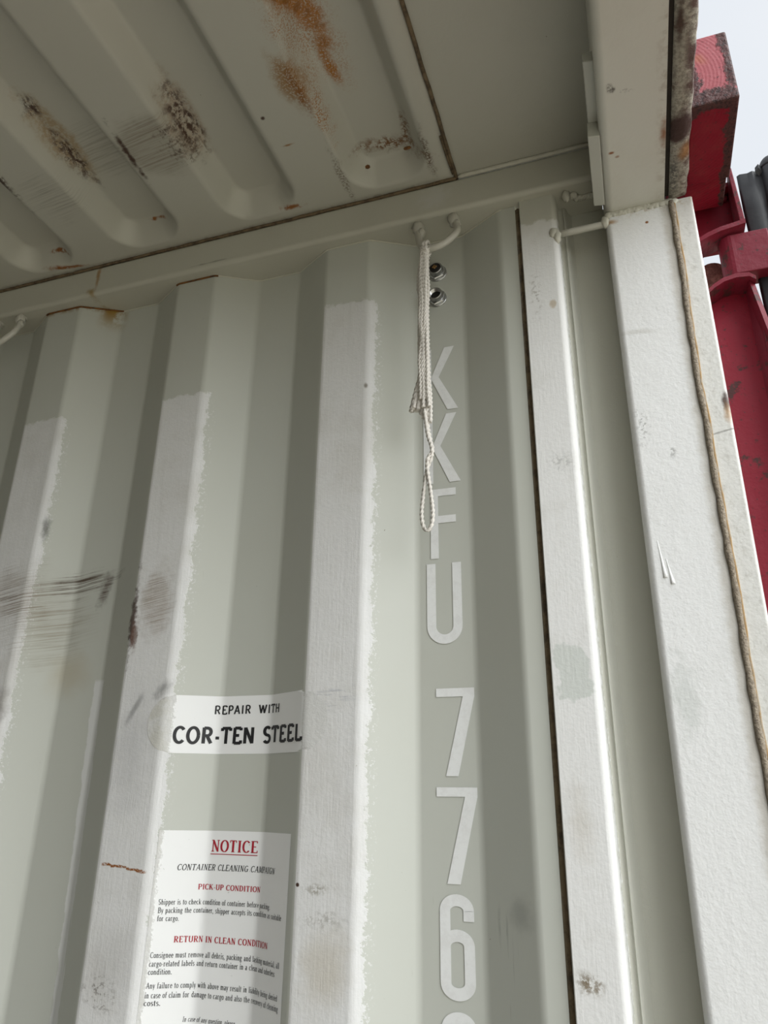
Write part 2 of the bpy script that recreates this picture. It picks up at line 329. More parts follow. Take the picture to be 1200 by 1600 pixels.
# ------------------------------------------------------------------ mesh helper
class MB:
    def __init__(s): s.v = []; s.f = []; s.sm = []
    def quad(s, *p): 
        b = len(s.v); s.v += [tuple(q) for q in p]; s.f.append(tuple(range(b, b+len(p)))); s.sm.append(False); return s
    def box(s, x0, x1, y0, y1, z0, z1):
        b = len(s.v); s.v += [(x, y, z) for z in (z0, z1) for y in (y0, y1) for x in (x0, x1)]
        for f in ((0, 2, 3, 1), (4, 5, 7, 6), (0, 1, 5, 4), (2, 6, 7, 3), (0, 4, 6, 2), (1, 3, 7, 5)): s.f.append(tuple(b+i for i in f)); s.sm.append(False)
        return s
    def loft(s, rings, closed=True, caps=True, smooth=True):
        b = len(s.v); n = len(rings[0])
        for r in rings: s.v += [tuple(p) for p in r]
        for i in range(len(rings)-1):
            for j in range(n if closed else n-1):
                k = (j+1) % n
                s.f.append((b+i*n+j, b+i*n+k, b+(i+1)*n+k, b+(i+1)*n+j)); s.sm.append(smooth)
        if caps and closed:
            s.f.append(tuple(b+j for j in reversed(range(n)))); s.f.append(tuple(b+(len(rings)-1)*n+j for j in range(n))); s.sm += [False, False]
        return s
    def tube(s, path, r, n=10, lobes=0, twist=0, amp=.22):
        path = [Vector(p) for p in path]; up = Vector((.13, .37, .92)); rings = []; L = 0
        for i, p in enumerate(path):
            t = (path[min(i+1, len(path)-1)]-path[max(i-1, 0)]).normalized()
            if i: L += (p-path[i-1]).length
            a = t.cross(up if abs(t.dot(up)) < .95 else Vector((1, 0, 0))).normalized()
            if i and a.dot(pa) < 0: a = -a
            a = (a if not i else (pa-t*pa.dot(t)).normalized()); pa = a; c = t.cross(a)
            rr = r(i/(len(path)-1)) if callable(r) else r
            ring = []
            for j in range(n):
                th = 2*math.pi*j/n; q = rr*(1+(amp*math.cos(lobes*th-twist*L) if lobes else 0))
                ring.append(p+a*math.cos(th)*q+c*math.sin(th)*q)
            rings.append(ring)
        return s.loft(rings)
    def blob(s, c, rx, ry, rz, seed=0, n=10, m=7, amp=.22):
        q = random.Random(seed); rings = []
        for i in range(m+1):
            ph = math.pi*(.02+.96*i/m); rings.append([(c[0]+rx*math.sin(ph)*math.cos(t)*(1+q.uniform(-amp, amp)), c[1]+ry*math.sin(ph)*math.sin(t)*(1+q.uniform(-amp, amp)), c[2]-rz*math.cos(ph)*(1+q.uniform(-amp, amp)*.5)) for t in [2*math.pi*j/n for j in range(n)]])
        return s.loft(rings)
    def extr(s, prof, a0, a1, axis='z', smooth=False):
        if axis == 'z': rings = [[(x, y, a) for x, y in prof] for a in (a0, a1)]
        elif axis == 'x': rings = [[(a, y, z) for y, z in prof] for a in (a0, a1)]
        else: rings = [[(x, a, z) for x, z in prof] for a in (a0, a1)]
        return s.loft(rings, smooth=smooth)
    def build(s, name, mat, parent=None, org=None, bevel=0, seg=2):
        vs = [Vector(v)+Vector((0, 0, CZ)) for v in s.v]
        if org is None:
            if parent is not None: org = Vector(parent['_o'])
            else:
                lo = [min(v[i] for v in vs) for i in range(3)]; hi = [max(v[i] for v in vs) for i in range(3)]
                org = Vector(((lo[0]+hi[0])/2, (lo[1]+hi[1])/2, lo[2]))
        me = bpy.data.meshes.new(name); me.from_pydata([v-org for v in vs], [], s.f)
        me.polygons.foreach_set('use_smooth', s.sm); me.materials.append(MAT[mat] if isinstance(mat, str) else mat)
        bm = bmesh.new(); bm.from_mesh(me)
        bmesh.ops.recalc_face_normals(bm, faces=bm.faces)
        if bevel:
            bmesh.ops.remove_doubles(bm, verts=bm.verts, dist=1e-6)
            ed = [e for e in bm.edges if e.is_manifold and e.calc_face_angle(0) > .5]
            bmesh.ops.bevel(bm, geom=ed, offset=bevel, segments=seg, affect='EDGES', profile=.5)
            for f in bm.faces: f.smooth = f.calc_area() < bevel*bevel*400 and False
        bm.to_mesh(me); bm.free()
        o = bpy.data.objects.new(name, me); C.objects.link(o)
        if parent is None: o.location = org
        else:
            o.parent = parent; o.location = org-Vector(parent['_o'])
        o['_o'] = tuple(org)
        return o
def tag(o, label, cat=None, group=None, kind=None):
    o['label'] = label
    if cat: o['category'] = cat
    if group: o['group'] = group
    if kind: o['kind'] = kind
    return o
def empty(name, loc, label, cat, group=None):
    o = bpy.data.objects.new(name, None); C.objects.link(o); o.empty_display_size = .02
    o.location = (loc[0], loc[1], loc[2]+CZ); o['_o'] = tuple(o.location)
    return tag(o, label, cat, group)
def spline(p, n=8):
    p = [Vector(q) for q in p]; q = [p[0]*2-p[1]]+p+[p[-1]*2-p[-2]]; out = []
    for i in range(1, len(q)-2):
        a, b, c, d = q[i-1:i+3]
        for k in range(n):
            t = k/n; out.append(.5*((2*b)+(c-a)*t+(2*a-5*b+4*c-d)*t*t+(3*b-a-3*c+d)*t**3))
    return out+[p[-1]]
def arcpts(cx, cy, r, a0, a1, n=5): return [(cx+r*math.cos(R(a0+(a1-a0)*i/n)), cy+r*math.sin(R(a0+(a1-a0)*i/n))) for i in range(n+1)]

FLOOR = -CZ; XB = -5.83
RAILB, RAILT, RAILY = .829, .889, .848
NEAR, DEEP = .870, .906
SEG = ((.073, 0), (.066, .036), (.075, 0), (.064, -.036))
# corrugation profile: list of (x, y, u); u = length along the sheet, zero at the bend x = -.678
def profile():
    x, y, u = -.4-.278*20, NEAR, 0; out = [(x, y, u)]
    for k in range(21):
        for dx, dy in SEG: x += dx; y += dy; u += math.hypot(dx, dy); out.append((x, y, u))
    u0 = min(out, key=lambda p: abs(p[0]+.678))[2]
    return [(a, b, c-u0) for a, b, c in out]
PROF = profile()
def ylin(x):
    if x >= PROF[-1][0]: return NEAR
    if x <= PROF[0][0]: return NEAR
    t = (x+.4) % .278
    for dx, y0, y1 in ((.073, NEAR, NEAR), (.066, NEAR, DEEP), (.075, DEEP, DEEP), (.0641, DEEP, NEAR)):
        if t <= dx: return y0+(y1-y0)*t/dx
        t -= dx
    return NEAR
FIL = .0045
def ywall(x): return sum(ylin(x+FIL*(i/6)) for i in range(-6, 7))/13
def xu(u):
    for a, b in zip(PROF, PROF[1:]):
        if a[2] <= u <= b[2]: return a[0]+(b[0]-a[0])*(u-a[2])/(b[2]-a[2])
def onwall(u, z, off):
    x = xu(u); s = (ywall(x+.001)-ywall(x-.001))/.002; l = math.hypot(1, s)
    return (x+s/l*off, ywall(x)-off/l, z)

# ------------------------------------------------------------------ corrugated side walls
XE = -.0975
def wall_cols():
    xs = {XB+.01, XE}
    for x, y, u in PROF:
        for i in range(-4, 5):
            q = x+FIL*i/4
            if XB < q < XE: xs.add(round(q, 5))
    return sorted(xs)
def wall_mesh(f):
    m = MB(); cols = wall_cols(); T = .002
    zs = (FLOOR, RAILB)
    rings = [[f(x, ywall(x), z) for x in cols]+[f(x, ywall(x)+T, z) for x in reversed(cols)] for z in zs]
    return m.loft(rings, True, False)
wall = tag(wall_mesh(lambda x, y, z: (x, y, z)).build('wall_right', 'wall'), 'pale grey-green corrugated steel side wall with patchy white touch-up paint', kind='structure')
wn = wall.modifiers.new('weighted', 'WEIGHTED_NORMAL'); wn.weight = 100
m = MB()
for a, b in ((-.985, -.815), (-.690, -.585)): m.tube([(x, ywall(x)-.0008, RAILB-.0012) for x in wall_cols() if a < x < b], .0016, 6)
m.build('rust_seam', 'rustline', wall)['label'] = 'rusty joint where the wall meets the rail'
m = MB(); pth = [(x, ywall(x)-.0004, RAILB-.0008) for x in wall_cols() if -1.3 <= x < -.0975]; m.tube(pth, .0013, 6); m.build('weld_seam', 'weld', wall)
m = MB(); q = random.Random(3); rings = []
for i in range(90):
    z = .826-i*(.826-FLOOR)/89; wv = q.uniform(-.0008, .0008)
    rings.append([(XE-.001, .8755, z), (XE+.003, .8728+wv*2, z), (-.0905+wv, .8735+wv, z), (-.0905, .878, z)])
m.loft(rings, True); m.build('sealant_strip', 'sealant', wall)['label'] = 'dark brown sealant in the gap beside the flat post'
YM = -.61   # mid plane of the container width
tag(wall_mesh(lambda x, y, z: (x, 2*YM-y, z)).build('wall_left', m_plain('far_wall_paint', BASE, (.42, .41, .35))), 'corrugated steel wall on the opposite side of the container', kind='structure')
m = MB(); cols = [2*YM-.9+.0445*i for i in range(69)]
m.loft([[(XB-(.018 if (i//2) % 2 else -.018)*0+(.03 if i % 4 in (1, 2) else 0), min(max(y, 2*YM-.92), .92), z) for i, y in enumerate(cols)] for z in (FLOOR, RAILT+.02)], False, False, False)
tag(m.build('wall_back', m_plain('end_wall_paint', BASE, (.42, .41, .35))), 'corrugated steel end wall deep inside the container', kind='structure')
m = MB(); nb = 9
for i in range(5):
    x1 = .03-i*1.18; x0 = x1-1.175
    m.box(x0, x1, 2*YM-.906, .906, FLOOR-.028, FLOOR)
tag(m.build('floor', 'ply'), 'brown plywood container floor', kind='structure')
tag(MB().quad((-40, -40, FLOOR-.16), (40, -40, FLOOR-.16), (40, 40, FLOOR-.16), (-40, 40, FLOOR-.16)).build('ground', 'concrete'), 'grey concrete yard outside the container doors', kind='structure')

# ------------------------------------------------------------------ roof with pressed ribs
PITCH, PW, PR, PD, PS, PEND = .2145, .128, .046, .035, .025, .829
def sdf(x, y, R0):
    cx = R0-PW/2; hw = PW/2; yl = 2*YM-PEND; cy, hy = (PEND+yl)/2, (PEND-yl)/2
    if abs(R0+.212) < .01:
        cx += 0; 
        if x < cx: x += .007*math.exp(-((y-.60)/.035)**2)-.004*math.exp(-((y-.52)/.06)**2)
    qx, qy = abs(x-cx)-hw+PR, abs(y-cy)-hy+PR
    return math.hypot(max(qx, 0), max(qy, 0))+min(max(qx, qy), 0)-PR
def roofz(x, y):
    k = round((-.212-PW/2-x)/PITCH)
    d = sdf(x, y, -.212-PITCH*max(k, 0)); t = min(max(-d/PS, 0), 1); return RAILT+PD*(.75*t+.25*t*t*(3-2*t))
xs = {-.180, XB+.02}
for k in range(27):
    R0 = -.212-PITCH*k; st = .003 if k < 6 else .0065
    i = 0
    while i*st < .05: xs.add(round(R0-i*st, 5)); xs.add(round(R0-PW+i*st, 5)); i += 1
    xs.add(round(R0-PW/2, 5)); xs.add(round(R0+.006, 5)); xs.add(round(R0-PW-.006, 5))
    if k == 0:
        for i in range(1, 5): xs.add(round(R0-PW-.0025*i, 5))
xs = sorted(x for x in xs if XB+.015 <= x <= -.179)
ys = [.858, .836]+[PEND+.003-.003*i for i in range(22)]+[.755, .735, .72]+[.70-.014*i for i in range(20)]+[.3, 0, -.6, -1.2, -1.5, -1.9]
ys += [2*YM-.77]+[2*YM-PEND+.05-.006*i for i in range(10)]+[2*YM-.858]
ys = sorted(set(round(y, 5) for y in ys if y >= 2*YM-.858))
m = MB(); m.loft([[(x, y, roofz(x, y)) for x in xs] for y in ys], False, False)
roof = m.build('ceiling', 'roof'); tag(roof, 'grey steel roof sheet with long pressed round-ended ribs and rust patches', kind='structure')
sol = roof.modifiers.new('thickness', 'SOLIDIFY'); sol.thickness = .002; sol.offset = -1
m = MB(); q = random.Random(5)
pth = [(-5.8+i*(5.62/260), RAILY-.0005+q.uniform(-.0008, .0006), RAILT-.0012+q.uniform(-.0006, .0006)) for i in range(261)]
m.tube(pth, lambda t: .0026, 7); m.build('sealant_seam', 'sealant', roof)['label'] = 'brown sealant line between roof and rail'
m = MB(); m.tube([(-.1795+q.uniform(-.0006, .0006), .850-i*.02, RAILT+.0002) for i in range(60)], .0030, 7)
m.tube([(-.1835+.0001*i*i*.35, .765+.0145*i, RAILT-.0015-.0004*math.sin(i)) for i in range(6)], .0016, 6)
m.build('edge_sealant', 'sealant', roof)['label'] = 'dark peeling sealant along the roof sheet edge'
# small torn burr inside the last rib
m = MB(); m.blob((-.305, .795, RAILT+.010), .004, .003, .003, 4); m.blob((-.238, .782, RAILT+.012), .006, .002, .003, 9); m.build('rust_burr', 'rustline', roof)
m = MB(); m.box(-.180, .034, 2*YM-.858, .858, RAILT+.003, RAILT+.008)
hp = tag(m.build('trim_1', m_plain('header_plate_paint', (.46, .455, .40), (.38, .37, .31), .42)), 'flat grey roof plate between the last rib and the door header', kind='structure')
m = MB(); q = random.Random(11)
for i in range(34):
    x = -.170+i*.0058; m.blob((x, .8465, RAILT+.0005), .0085, .0032, .0036, 40+i, 9, 6, .14)
m.build('weld_bead', 'weld', hp)

# ------------------------------------------------------------------ top side rail (square tube)
def rrect(a0, a1, b0, b1, r, n=4):
    return arcpts(a1-r, b1-r, r, 0, 90, n)+arcpts(a0+r, b1-r, r, 90, 180, n)+arcpts(a0+r, b0+r, r, 180, 270, n)+arcpts(a1-r, b0+r, r, 270, 360, n)
tag(MB().extr(rrect(RAILY, RAILY+.08, RAILB, RAILT, .007), XB, .027, 'x', True).build('trim_2', 'rail'), 'grey square steel rail running along the top of the wall', kind='structure').modifiers.new('w', 'WEIGHTED_NORMAL').weight = 100
tag(MB().extr(rrect(2*YM-RAILY-.08, 2*YM-RAILY, RAILB, RAILT, .007), XB, .027, 'x', True).build('trim_3', 'slot'), 'square steel rail on top of the opposite wall', kind='structure')

# ------------------------------------------------------------------ shoring strip and slot, corner post, header
P0 = .8625
prof = [(-.0905, .8800), (-.0905, P0+.001), (-.0895, P0)]+arcpts(-.047, P0+.009, .009, -90, -8, 7)+[(-.0365, .884)]+arcpts(-.0335, .8935, .0045, 190, 60, 5)[1:]
prof2 = [(-.0295, .8945), (-.0255, .8985), (-.0235, .9080), (-.019, .9150), (.040, .9165), (.040, .921), (-.085, .921), (-.085, .88)]
strip = tag(MB().extr(prof+prof2, FLOOR, RAILB, 'z', True).build('trim_4', 'strip'), 'white flat steel strip beside the recessed slot next to the corner post', kind='structure')
m = strip.modifiers.new('e', 'EDGE_SPLIT'); m.split_angle = R(40); wn = m.id_data.modifiers.new('w', 'WEIGHTED_NORMAL'); wn.weight = 100
pprof = arcpts(.028+.007, P0+.007, .007, 180, 270, 5)+[(.1125, P0), (.1125, P0+.0015), (.1375, P0+.0015)]+arcpts(.1385, P0+.0045, .003, -90, 0, 3)+[(.1415, .895), (.128, .930), (.028, .930)]
post = tag(MB().extr(pprof, FLOOR, .7712, 'z', True).build('trim_5', 'post'), 'thick white corner post with a wavy tan sealant line', kind='structure')
m = post.modifiers.new('e', 'EDGE_SPLIT'); m.split_angle = R(40); wn = m.id_data.modifiers.new('w', 'WEIGHTED_NORMAL'); wn.weight = 100
q = random.Random(21); bx = []
N_ = 150; wob = 0
for i in range(N_+1):
    z = .768-i*(.768-FLOOR)/N_
    wob = .88*wob+q.uniform(-.0008, .0008)
    bx.append((.1132+wob+.0012*math.sin(z*9+.5)+(-.0015 if z < .3 else 0)*min(1, (.3-z)*3), z))
m = MB(); m.tube([(x, P0-.0003, z) for x, z in bx], lambda t: .0037+.0006*math.sin(t*320), 9); bd = m.build('sealant_bead', 'bead', post); bd['label'] = 'wavy tan sealant line down the post'
m = MB(); m.tube([(x+.0036, P0+.0004, z) for x, z in bx], .0019, 6); m.build('sealant_edge', 'beadedge', post)
m = MB()
for i in range(24): m.blob((.032+i*.0037, P0+.0005, .7695+q.uniform(-.0015, .0008)), .0062, .0028, .0056, 70+i, 9, 6, .20)
m.build('weld_bead', 'weld', post)['label'] = 'lumpy painted weld under the header'
m = MB()   # paint runs on the post
for (x, z, L) in ((.040, .285, .045), (.047, .262, .030)): m.tube([(x+.004*t/8, P0+.0012, z-L*t/8) for t in range(9)], lambda t: .0015+.0014*t*t, 9)
m.build('paint_run', 'post', post)
YE = 2*YM-.93
hprof = arcpts(.028+.011, .7715+.011, .011, 180, 270, 6)+[(.106, .7715), (.106, .930), (.028, .930)]
hd = tag(MB().extr(hprof, YE, .9299, 'y', True).build('trim_6', 'header'), 'beige steel door header beam overhead with a rusty outer edge', kind='structure')
m = hd.modifiers.new('e', 'EDGE_SPLIT'); m.split_angle = R(40); wn = m.id_data.modifiers.new('w', 'WEIGHTED_NORMAL'); wn.weight = 100
m = MB(); m.box(.1061, .112, YE, .86, .777, .93); m.build('gasket_gap', 'darkgap', hd)['label'] = 'black gap along the header'
# outer lip with corroded wavy lower face
m = MB(); q = random.Random(4); rings = []
ny = 220
for i in range(ny+1):
    y = .861-i*(.861-YE)/ny; e = q.uniform(-.0012, .0012); d = q.uniform(-.0006, .0006)
    c = math.exp(-((y-.745)/.03)**2)*.002
    rings.append([(.1121, y, .80), (.1121, y, .7735+d), (.118, y, .7715+d-c), (.126+e*.4, y, .7715-d-c), (.1335+e, y, .7730), (.1355+e, y, .7765), (.1355, y, .80)])
m.loft(rings, True); m.build('rusty_lip', 'lip', hd)['label'] = 'corroded outer lip of the header'
m = MB(); m.box(.112, .1355, YE, .93, .7995, .925); m.build('outer_plate', 'outer', hd)
m = MB(); m.extr([(.0140, .776), (.0285, .7735), (.0285, .800), (.0155, .800)], .727, .8478, 'y'); m.build('gusset_plate', 'plate', hd, bevel=.001)
m = MB(); m.extr([(.0165, .798), (.0285, .796), (.0285, .812), (.0165, .812)], .640, .7265, 'y'); m.build('gusset_plate', 'plate', hd, bevel=.001)
m = MB(); m.blob((-.022, .868, .824), .006, .008, .010, 33); m.blob((-.012, .872, .826), .006, .006, .005, 34)
for i in range(9): m.blob((-.008+i*.0035, .882, .8285), .005, .006, .003, 80+i)
m.build('weld_blob', 'weld', post)
# opposite corner post closes the doorway
tag(MB().box(.028, .141, 2*YM-.93, 2*YM-P0, FLOOR, .7712).build('trim_7', 'post'), 'white corner post on the far side of the doorway', kind='structure')

# ------------------------------------------------------------------ lashing bar across the slot
lb = empty('lashing_bar', (-.004, .868, .757), 'short round steel bar welded across the slot under the roof rail', 'bar')
MB().tube([(-.040, .8675, .7575), (-.02, .8675, .7577), (0, .8675, .758), (.02, .8675, .7583), (.0305, .8675, .7585)], .0049, 14).build('rod', 'hook', lb)
m = MB(); m.blob((-.0405, .866, .754), .0065, .006, .013, 5, 12, 8); m.blob((-.045, .8635, .759), .006, .004, .009, 6); m.build('weld_blob', 'weld', lb)
MB().blob((.027, .866, .760), .006, .006, .010, 8, 12, 8).build('weld_blob', 'weld', lb)

# ------------------------------------------------------------------ lashing rings under the rail
def ring():
    o = empty('lashing_ring', (-.216, .855, RAILB), 'grey bent steel lashing ring with a white cord tied to it', 'lashing ring', 'lashing rings under the top rail')
    p = [(-.2445, .864, .829), (-.2435, .860, .812), (-.2405, .852, .788), (-.2345, .845, .769), (-.2215, .841, .7595), (-.206, .840, .760), (-.192, .842, .769), (-.1815, .847, .785), (-.1830, .855, .804), (-.1885, .862, .829)]
    MB().tube(spline(p, 7), .0052, 14).build('bent_rod', 'hook', o)
    for k, (x, y) in enumerate(((-.2445, .861), (-.1885, .860))):
        m = MB(); m.blob((x, y, .820), .0085, .009, .013, 50+k*3, 12, 8, .16); m.blob((x+.006, y-.003, .808), .006, .006, .009, 51+k*3, 10, 7, .2); m.blob((x-.001, y+.004, .827), .010, .010, .004, 52+k, 10, 6, .15)
        m.build('weld_blob', 'hook', o)
    return o
rg = ring()
def copy_tree(o, dx, label):
    c = o.copy(); C.objects.link(c); c.location.x += dx; c['label'] = label
    for ch in [x for x in bpy.data.objects if x.parent == o]:
        d = ch.copy(); C.objects.link(d); d.parent = c
    return c
copy_tree(rg, -.820, 'grey bent steel lashing ring without a cord, cut by the left edge')

# ------------------------------------------------------------------ cable glands
def gland(x, z, label, plug):
    o = empty('cable_gland', (x, DEEP, z), label, 'cable gland', 'cable glands under the lashing ring')
    Y0 = DEEP-.0003
    def disc(r, y, n=28, rot=0): return [(x+r*math.cos(2*math.pi*i/n+rot), y, z+r*math.sin(2*math.pi*i/n+rot)) for i in range(n)]
    MB().loft([disc(.0150, Y0), disc(.0150, Y0-.0010), disc(.0140, Y0-.0015)]).build('washer', 'zinc', o)
    m = MB(); m.loft([disc(.0142, Y0-.0016, 6, .3), disc(.0142, Y0-.0052, 6, .3), disc(.0130, Y0-.0064, 6, .3)], smooth=False); m.build('hex_nut', 'zinc', o)
    rr = []
    for i in range(11): rr.append(disc(.0108 if i % 2 else .0100, Y0-.0064-.00075*i))
    rr += [disc(.0102, Y0-.0144), disc(.0086, Y0-.0144), disc(.0084, Y0-.0066)]
    MB().loft(rr).build('threaded_sleeve', 'zinc', o)
    if plug:
        MB().loft([disc(.0084, Y0-.0105), disc(.0084, Y0-.0148), disc(.0078, Y0-.0152)]).build('black_plug', 'black', o)
        m = MB()
        for k in range(4): m.blob((x-.001+.0022*math.cos(k*1.6), Y0-.0153, z+.0012+.0022*math.sin(k*1.6)), .0017, .0006, .0017, 90+k)
        m.build('brass_core', 'copper', o)
    else:
        MB().loft([disc(.0083, Y0-.0067), disc(.0083, Y0-.0072)]).build('dark_bore', 'black', o)
    return o
gland(-.2265, .766, 'silver threaded cable gland with a black plug, upper of the two', True)
gland(-.2275, .7185, 'silver threaded cable gland with an open hollow bore, lower of the two', False)

# ------------------------------------------------------------------ white cord hanging from the ring
cdn = empty('hanging_cord', (-.228, .848, .318), 'bundled white braided cord hanging from the lashing ring in front of the letters', 'cord')
q = random.Random(12)
TW, AM = 950, .34
def strand(xa, xb, ya, yb, z0=.758, z1=.49, r=.0023, name='strand'):
    p = []
    for i in range(9):
        t = i/8; p.append((xa+(xb-xa)*t+q.uniform(-.0010, .0010)-.0030*math.sin(math.pi*t)*(.4+.6*q.random()), ya+(yb-ya)*t+q.uniform(-.001, .001), z0+(z1-z0)*t))
    MB().tube(spline(p, 22), r, 10, 3, TW, AM).build(name, 'cord', cdn)
for k in range(8):
    t = k/7; strand(-.2310+.0085*t, -.2345+.0115*t, .8325+.0045*(k % 2), .8365+.0045*(k % 2), .757, (.505, .478, .492, .470)[k % 4])
MB().tube(spline([(-.2315, .836, .752), (-.2370, .8385, .720), (-.2390, .840, .690), (-.2375, .8415, .682), (-.2372, .841, .660), (-.2385, .842, .600), (-.2380, .844, .545)], 22), .0021, 10, 3, TW, AM).build('strand', 'cord', cdn)
# loop over the ring and the knot below it
for dx in (0, .0040):
    MB().tube(spline([(-.2295+dx, .8345, .752), (-.2290+dx, .8335, .763), (-.2278+dx, .8385, .7705), (-.2270+dx, .8465, .7690), (-.2275+dx, .8490, .757), (-.2290+dx, .8440, .748)], 10), .0021, 10, 3, TW, AM).build('strand', 'cord', cdn)
MB().tube(spline([(-.2330, .838, .752), (-.2290, .8310, .7535), (-.2235, .8320, .7495), (-.2235, .838, .746), (-.2290, .842, .748), (-.2325, .837, .7445), (-.2280, .8305, .7440), (-.2240, .834, .742)], 9), .0021, 10, 3, TW, AM).build('knot', 'cord', cdn)
# lower doubled part with a twist, ending in the open loop
lo = [(-.2310, .838, .490), (-.2265, .838, .452), (-.2212, .837, .432), (-.2222, .8385, .417), (-.2292, .841, .400), (-.2345, .840, .360), (-.2358, .839, .338), (-.2335, .839, .323), (-.2285, .839, .3175), (-.2232, .839, .3235), (-.2212, .839, .340), (-.2240, .840, .370), (-.2275, .838, .402), (-.2262, .836, .415), (-.2208, .840, .428), (-.2240, .841, .445), (-.2275, .841, .470), (-.2285, .840, .500)]
MB().tube(spline(lo, 16), .0022, 10, 3, TW, AM).build('open_loop', 'cord', cdn)
for k in range(11):
    t = k/10; xe = -.2500+.020*t; p = [(-.2360+.005*t, .838, .575), (-.2375+.006*t+q.uniform(-.001, .001), .8395, .545), ((xe-.2375+.006*t)/2, .841, .520), (xe, .8420+q.uniform(-.003, .003), .493+q.uniform(-.006, .005)-.006*t)]
    MB().tube(spline(p, 12), lambda u: .0015+.0016*u, 9, 4, 700, .35).build('frayed_end', 'cord', cdn)

# ------------------------------------------------------------------ container number
num = empty('container_number', (-.224, DEEP, -.3), 'white vinyl container number running vertically beneath the cable glands, KKFU 7 7 6', 'number')
LY = DEEP-.0009
def rib2(path, w, closed=False):
    out = []; n = len(path)
    for i, (x, y) in enumerate(path):
        a = path[max(i-1, 0)]; b = path[min(i+1, n-1)]
        if closed: a = path[i-1]; b = path[(i+1) % n]
        dx, dy = b[0]-a[0], b[1]-a[1]; l = math.hypot(dx, dy) or 1; out.append(((x, y), (-dy/l*w/2, dx/l*w/2)))
    q = []
    rng = range(n) if closed else range(n-1)
    for i in rng:
        (p, o), (p2, o2) = out[i], out[(i+1) % n]
        q.append([(p[0]+o[0], p[1]+o[1]), (p2[0]+o2[0], p2[1]+o2[1]), (p2[0]-o2[0], p2[1]-o2[1]), (p[0]-o[0], p[1]-o[1])])
    return q
def rect(a, b, c, d): return [(a, b), (c, b), (c, d), (a, d)]
def el(cx, cy, rx, ry, a0, a1, n=12): return [(cx+rx*math.cos(R(a0+(a1-a0)*i/n)), cy+ry*math.sin(R(a0+(a1-a0)*i/n))) for i in range(n+1)]
def big(ch, W, H, w=.0120):
    if ch == 'K': return [[(0, 0), (.26*W, 0), (.26*W, H), (0, H)], [(.64*W, H), (.925*W, H), (.467*W, .53*H), (.26*W, .53*H), (.26*W, .55*H)], [(.26*W, .53*H), (.467*W, .53*H), (1.0*W, 0), (.70*W, 0), (.30*W, .45*H), (.26*W, .5*H)]]
    if ch == 'F': return [rect(0, 0, .30*W, H), rect(.30*W, .895*H, W, H), rect(.30*W, .50*H, .98*W, .605*H)]
    if ch == '7': return [rect(0, .90*H, W, H), [(.70*W, .90*H), (W, .90*H), (.545*W, 0), (.23*W, 0)]]
    h = w/2
    if ch == 'U': return rib2([(h, H), (h, W*.5)]+el(W/2, W*.5, W/2-h, W*.5-h, 180, 360, 20)+[(W-h, H)], w)
    if ch == '6':
        p = [(W-h, .74*H), (W-h, H-W*.42)]+el(W/2, H-W*.42, W/2-h, W*.42-h, 0, 180, 18)+[(h, .3*H)]
        lo = el(W/2, .66*H-W*.42, W/2-h, W*.42-h, 180, 0, 18)+el(W/2, W*.42, W/2-h, W*.42-h, 0, -180, 18)
        return rib2(p, w)+rib2(lo, w, True)
    if ch == '8':
        a = el(W/2, H-W*.42, W/2-h, W*.42-h, 0, 180, 18)+el(W/2, .5*H+W*.36, W/2-h, W*.38-h, 180, 360, 18)
        b = el(W/2, .52*H-W*.36, W/2-h, W*.38-h, 0, 180, 18)+el(W/2, W*.42, W/2-h, W*.42-h, 180, 360, 18)
        return rib2(a, w, True)+rib2(b, w, True)
for ch, x0, x1, z0, z1 in (('K', -.2515, -.1995, .5235, .6285), ('K', -.2510, -.1985, .4100, .5170), ('F', -.2420, -.2060, .3010, .4010), ('U', -.2480, -.2015, .1870, .2940), ('7', -.2375, -.1895, .0290, .1315), ('7', -.2385, -.1895, -.0860, .0165), ('6', -.2365, -.1975, -.1985, -.0960), ('8', -.2365, -.1975, -.3120, -.2085)):
    m = MB()
    for i, poly in enumerate(big(ch, x1-x0, z1-z0)):
        m.quad(*[(x0+a, LY-(2e-5 if i % 2 else 0)-3e-6*i, z0+b) for a, b in poly])
    m.build('character', 'letter', num)

# ------------------------------------------------------------------ a stroke alphabet for the stickers
A_ = lambda cx, cy, rx, ry, a0, a1, n=10: el(cx, cy, rx, ry, a0, a1, n)
XH = .66
# glyph: width, strokes [(points, weight)], serifs [(x, y, halfwidth)]
G = {}
def g(ch, w, st, se=()): G[ch] = (w, [(p, k) for p, k in st], se)
v = lambda x, a=0, b=1: ([(x, a), (x, b)], 1)
hz = lambda a, b, y: ([(a, y), (b, y)], 1)
g('A', .76, [([(.08, 0), (.37, 1)], .45), ([(.37, 1), (.66, 0)], 1), hz(.19, .55, .34)], ((.08, 0, .1), (.66, 0, .12)))
g('B', .70, [v(.17), (([(.17, .97), (.4, .97)]+A_(.40, .75, .18, .22, 90, -90)+[(.17, .53)]), 1), (([(.17, .53), (.42, .53)]+A_(.42, .28, .19, .25, 90, -90)+[(.17, .03)]), 1)], ((.12, 0, .1), (.12, 1, .1)))
g('C', .74, [(A_(.40, .5, .30, .48, 42, 318, 18), 1)], ((.64, .70, .03), ))
g('D', .76, [v(.17), ([(.17, .97), (.34, .97)]+A_(.34, .5, .31, .47, 90, -90, 14)+[(.17, .03)], 1)], ((.12, 0, .1), (.12, 1, .1)))
g('E', .68, [v(.17), hz(.17, .58, .97), hz(.17, .48, .51), hz(.17, .60, .03), ([(.58, .99), (.58, .82)], .4), ([(.60, 0), (.60, .2)], .4)], ((.12, 0, .1), (.12, 1, .1)))
g('G', .80, [(A_(.40, .5, .30, .48, 45, 335, 18), 1), v(.64, .05, .44), hz(.46, .72, .45)], ())
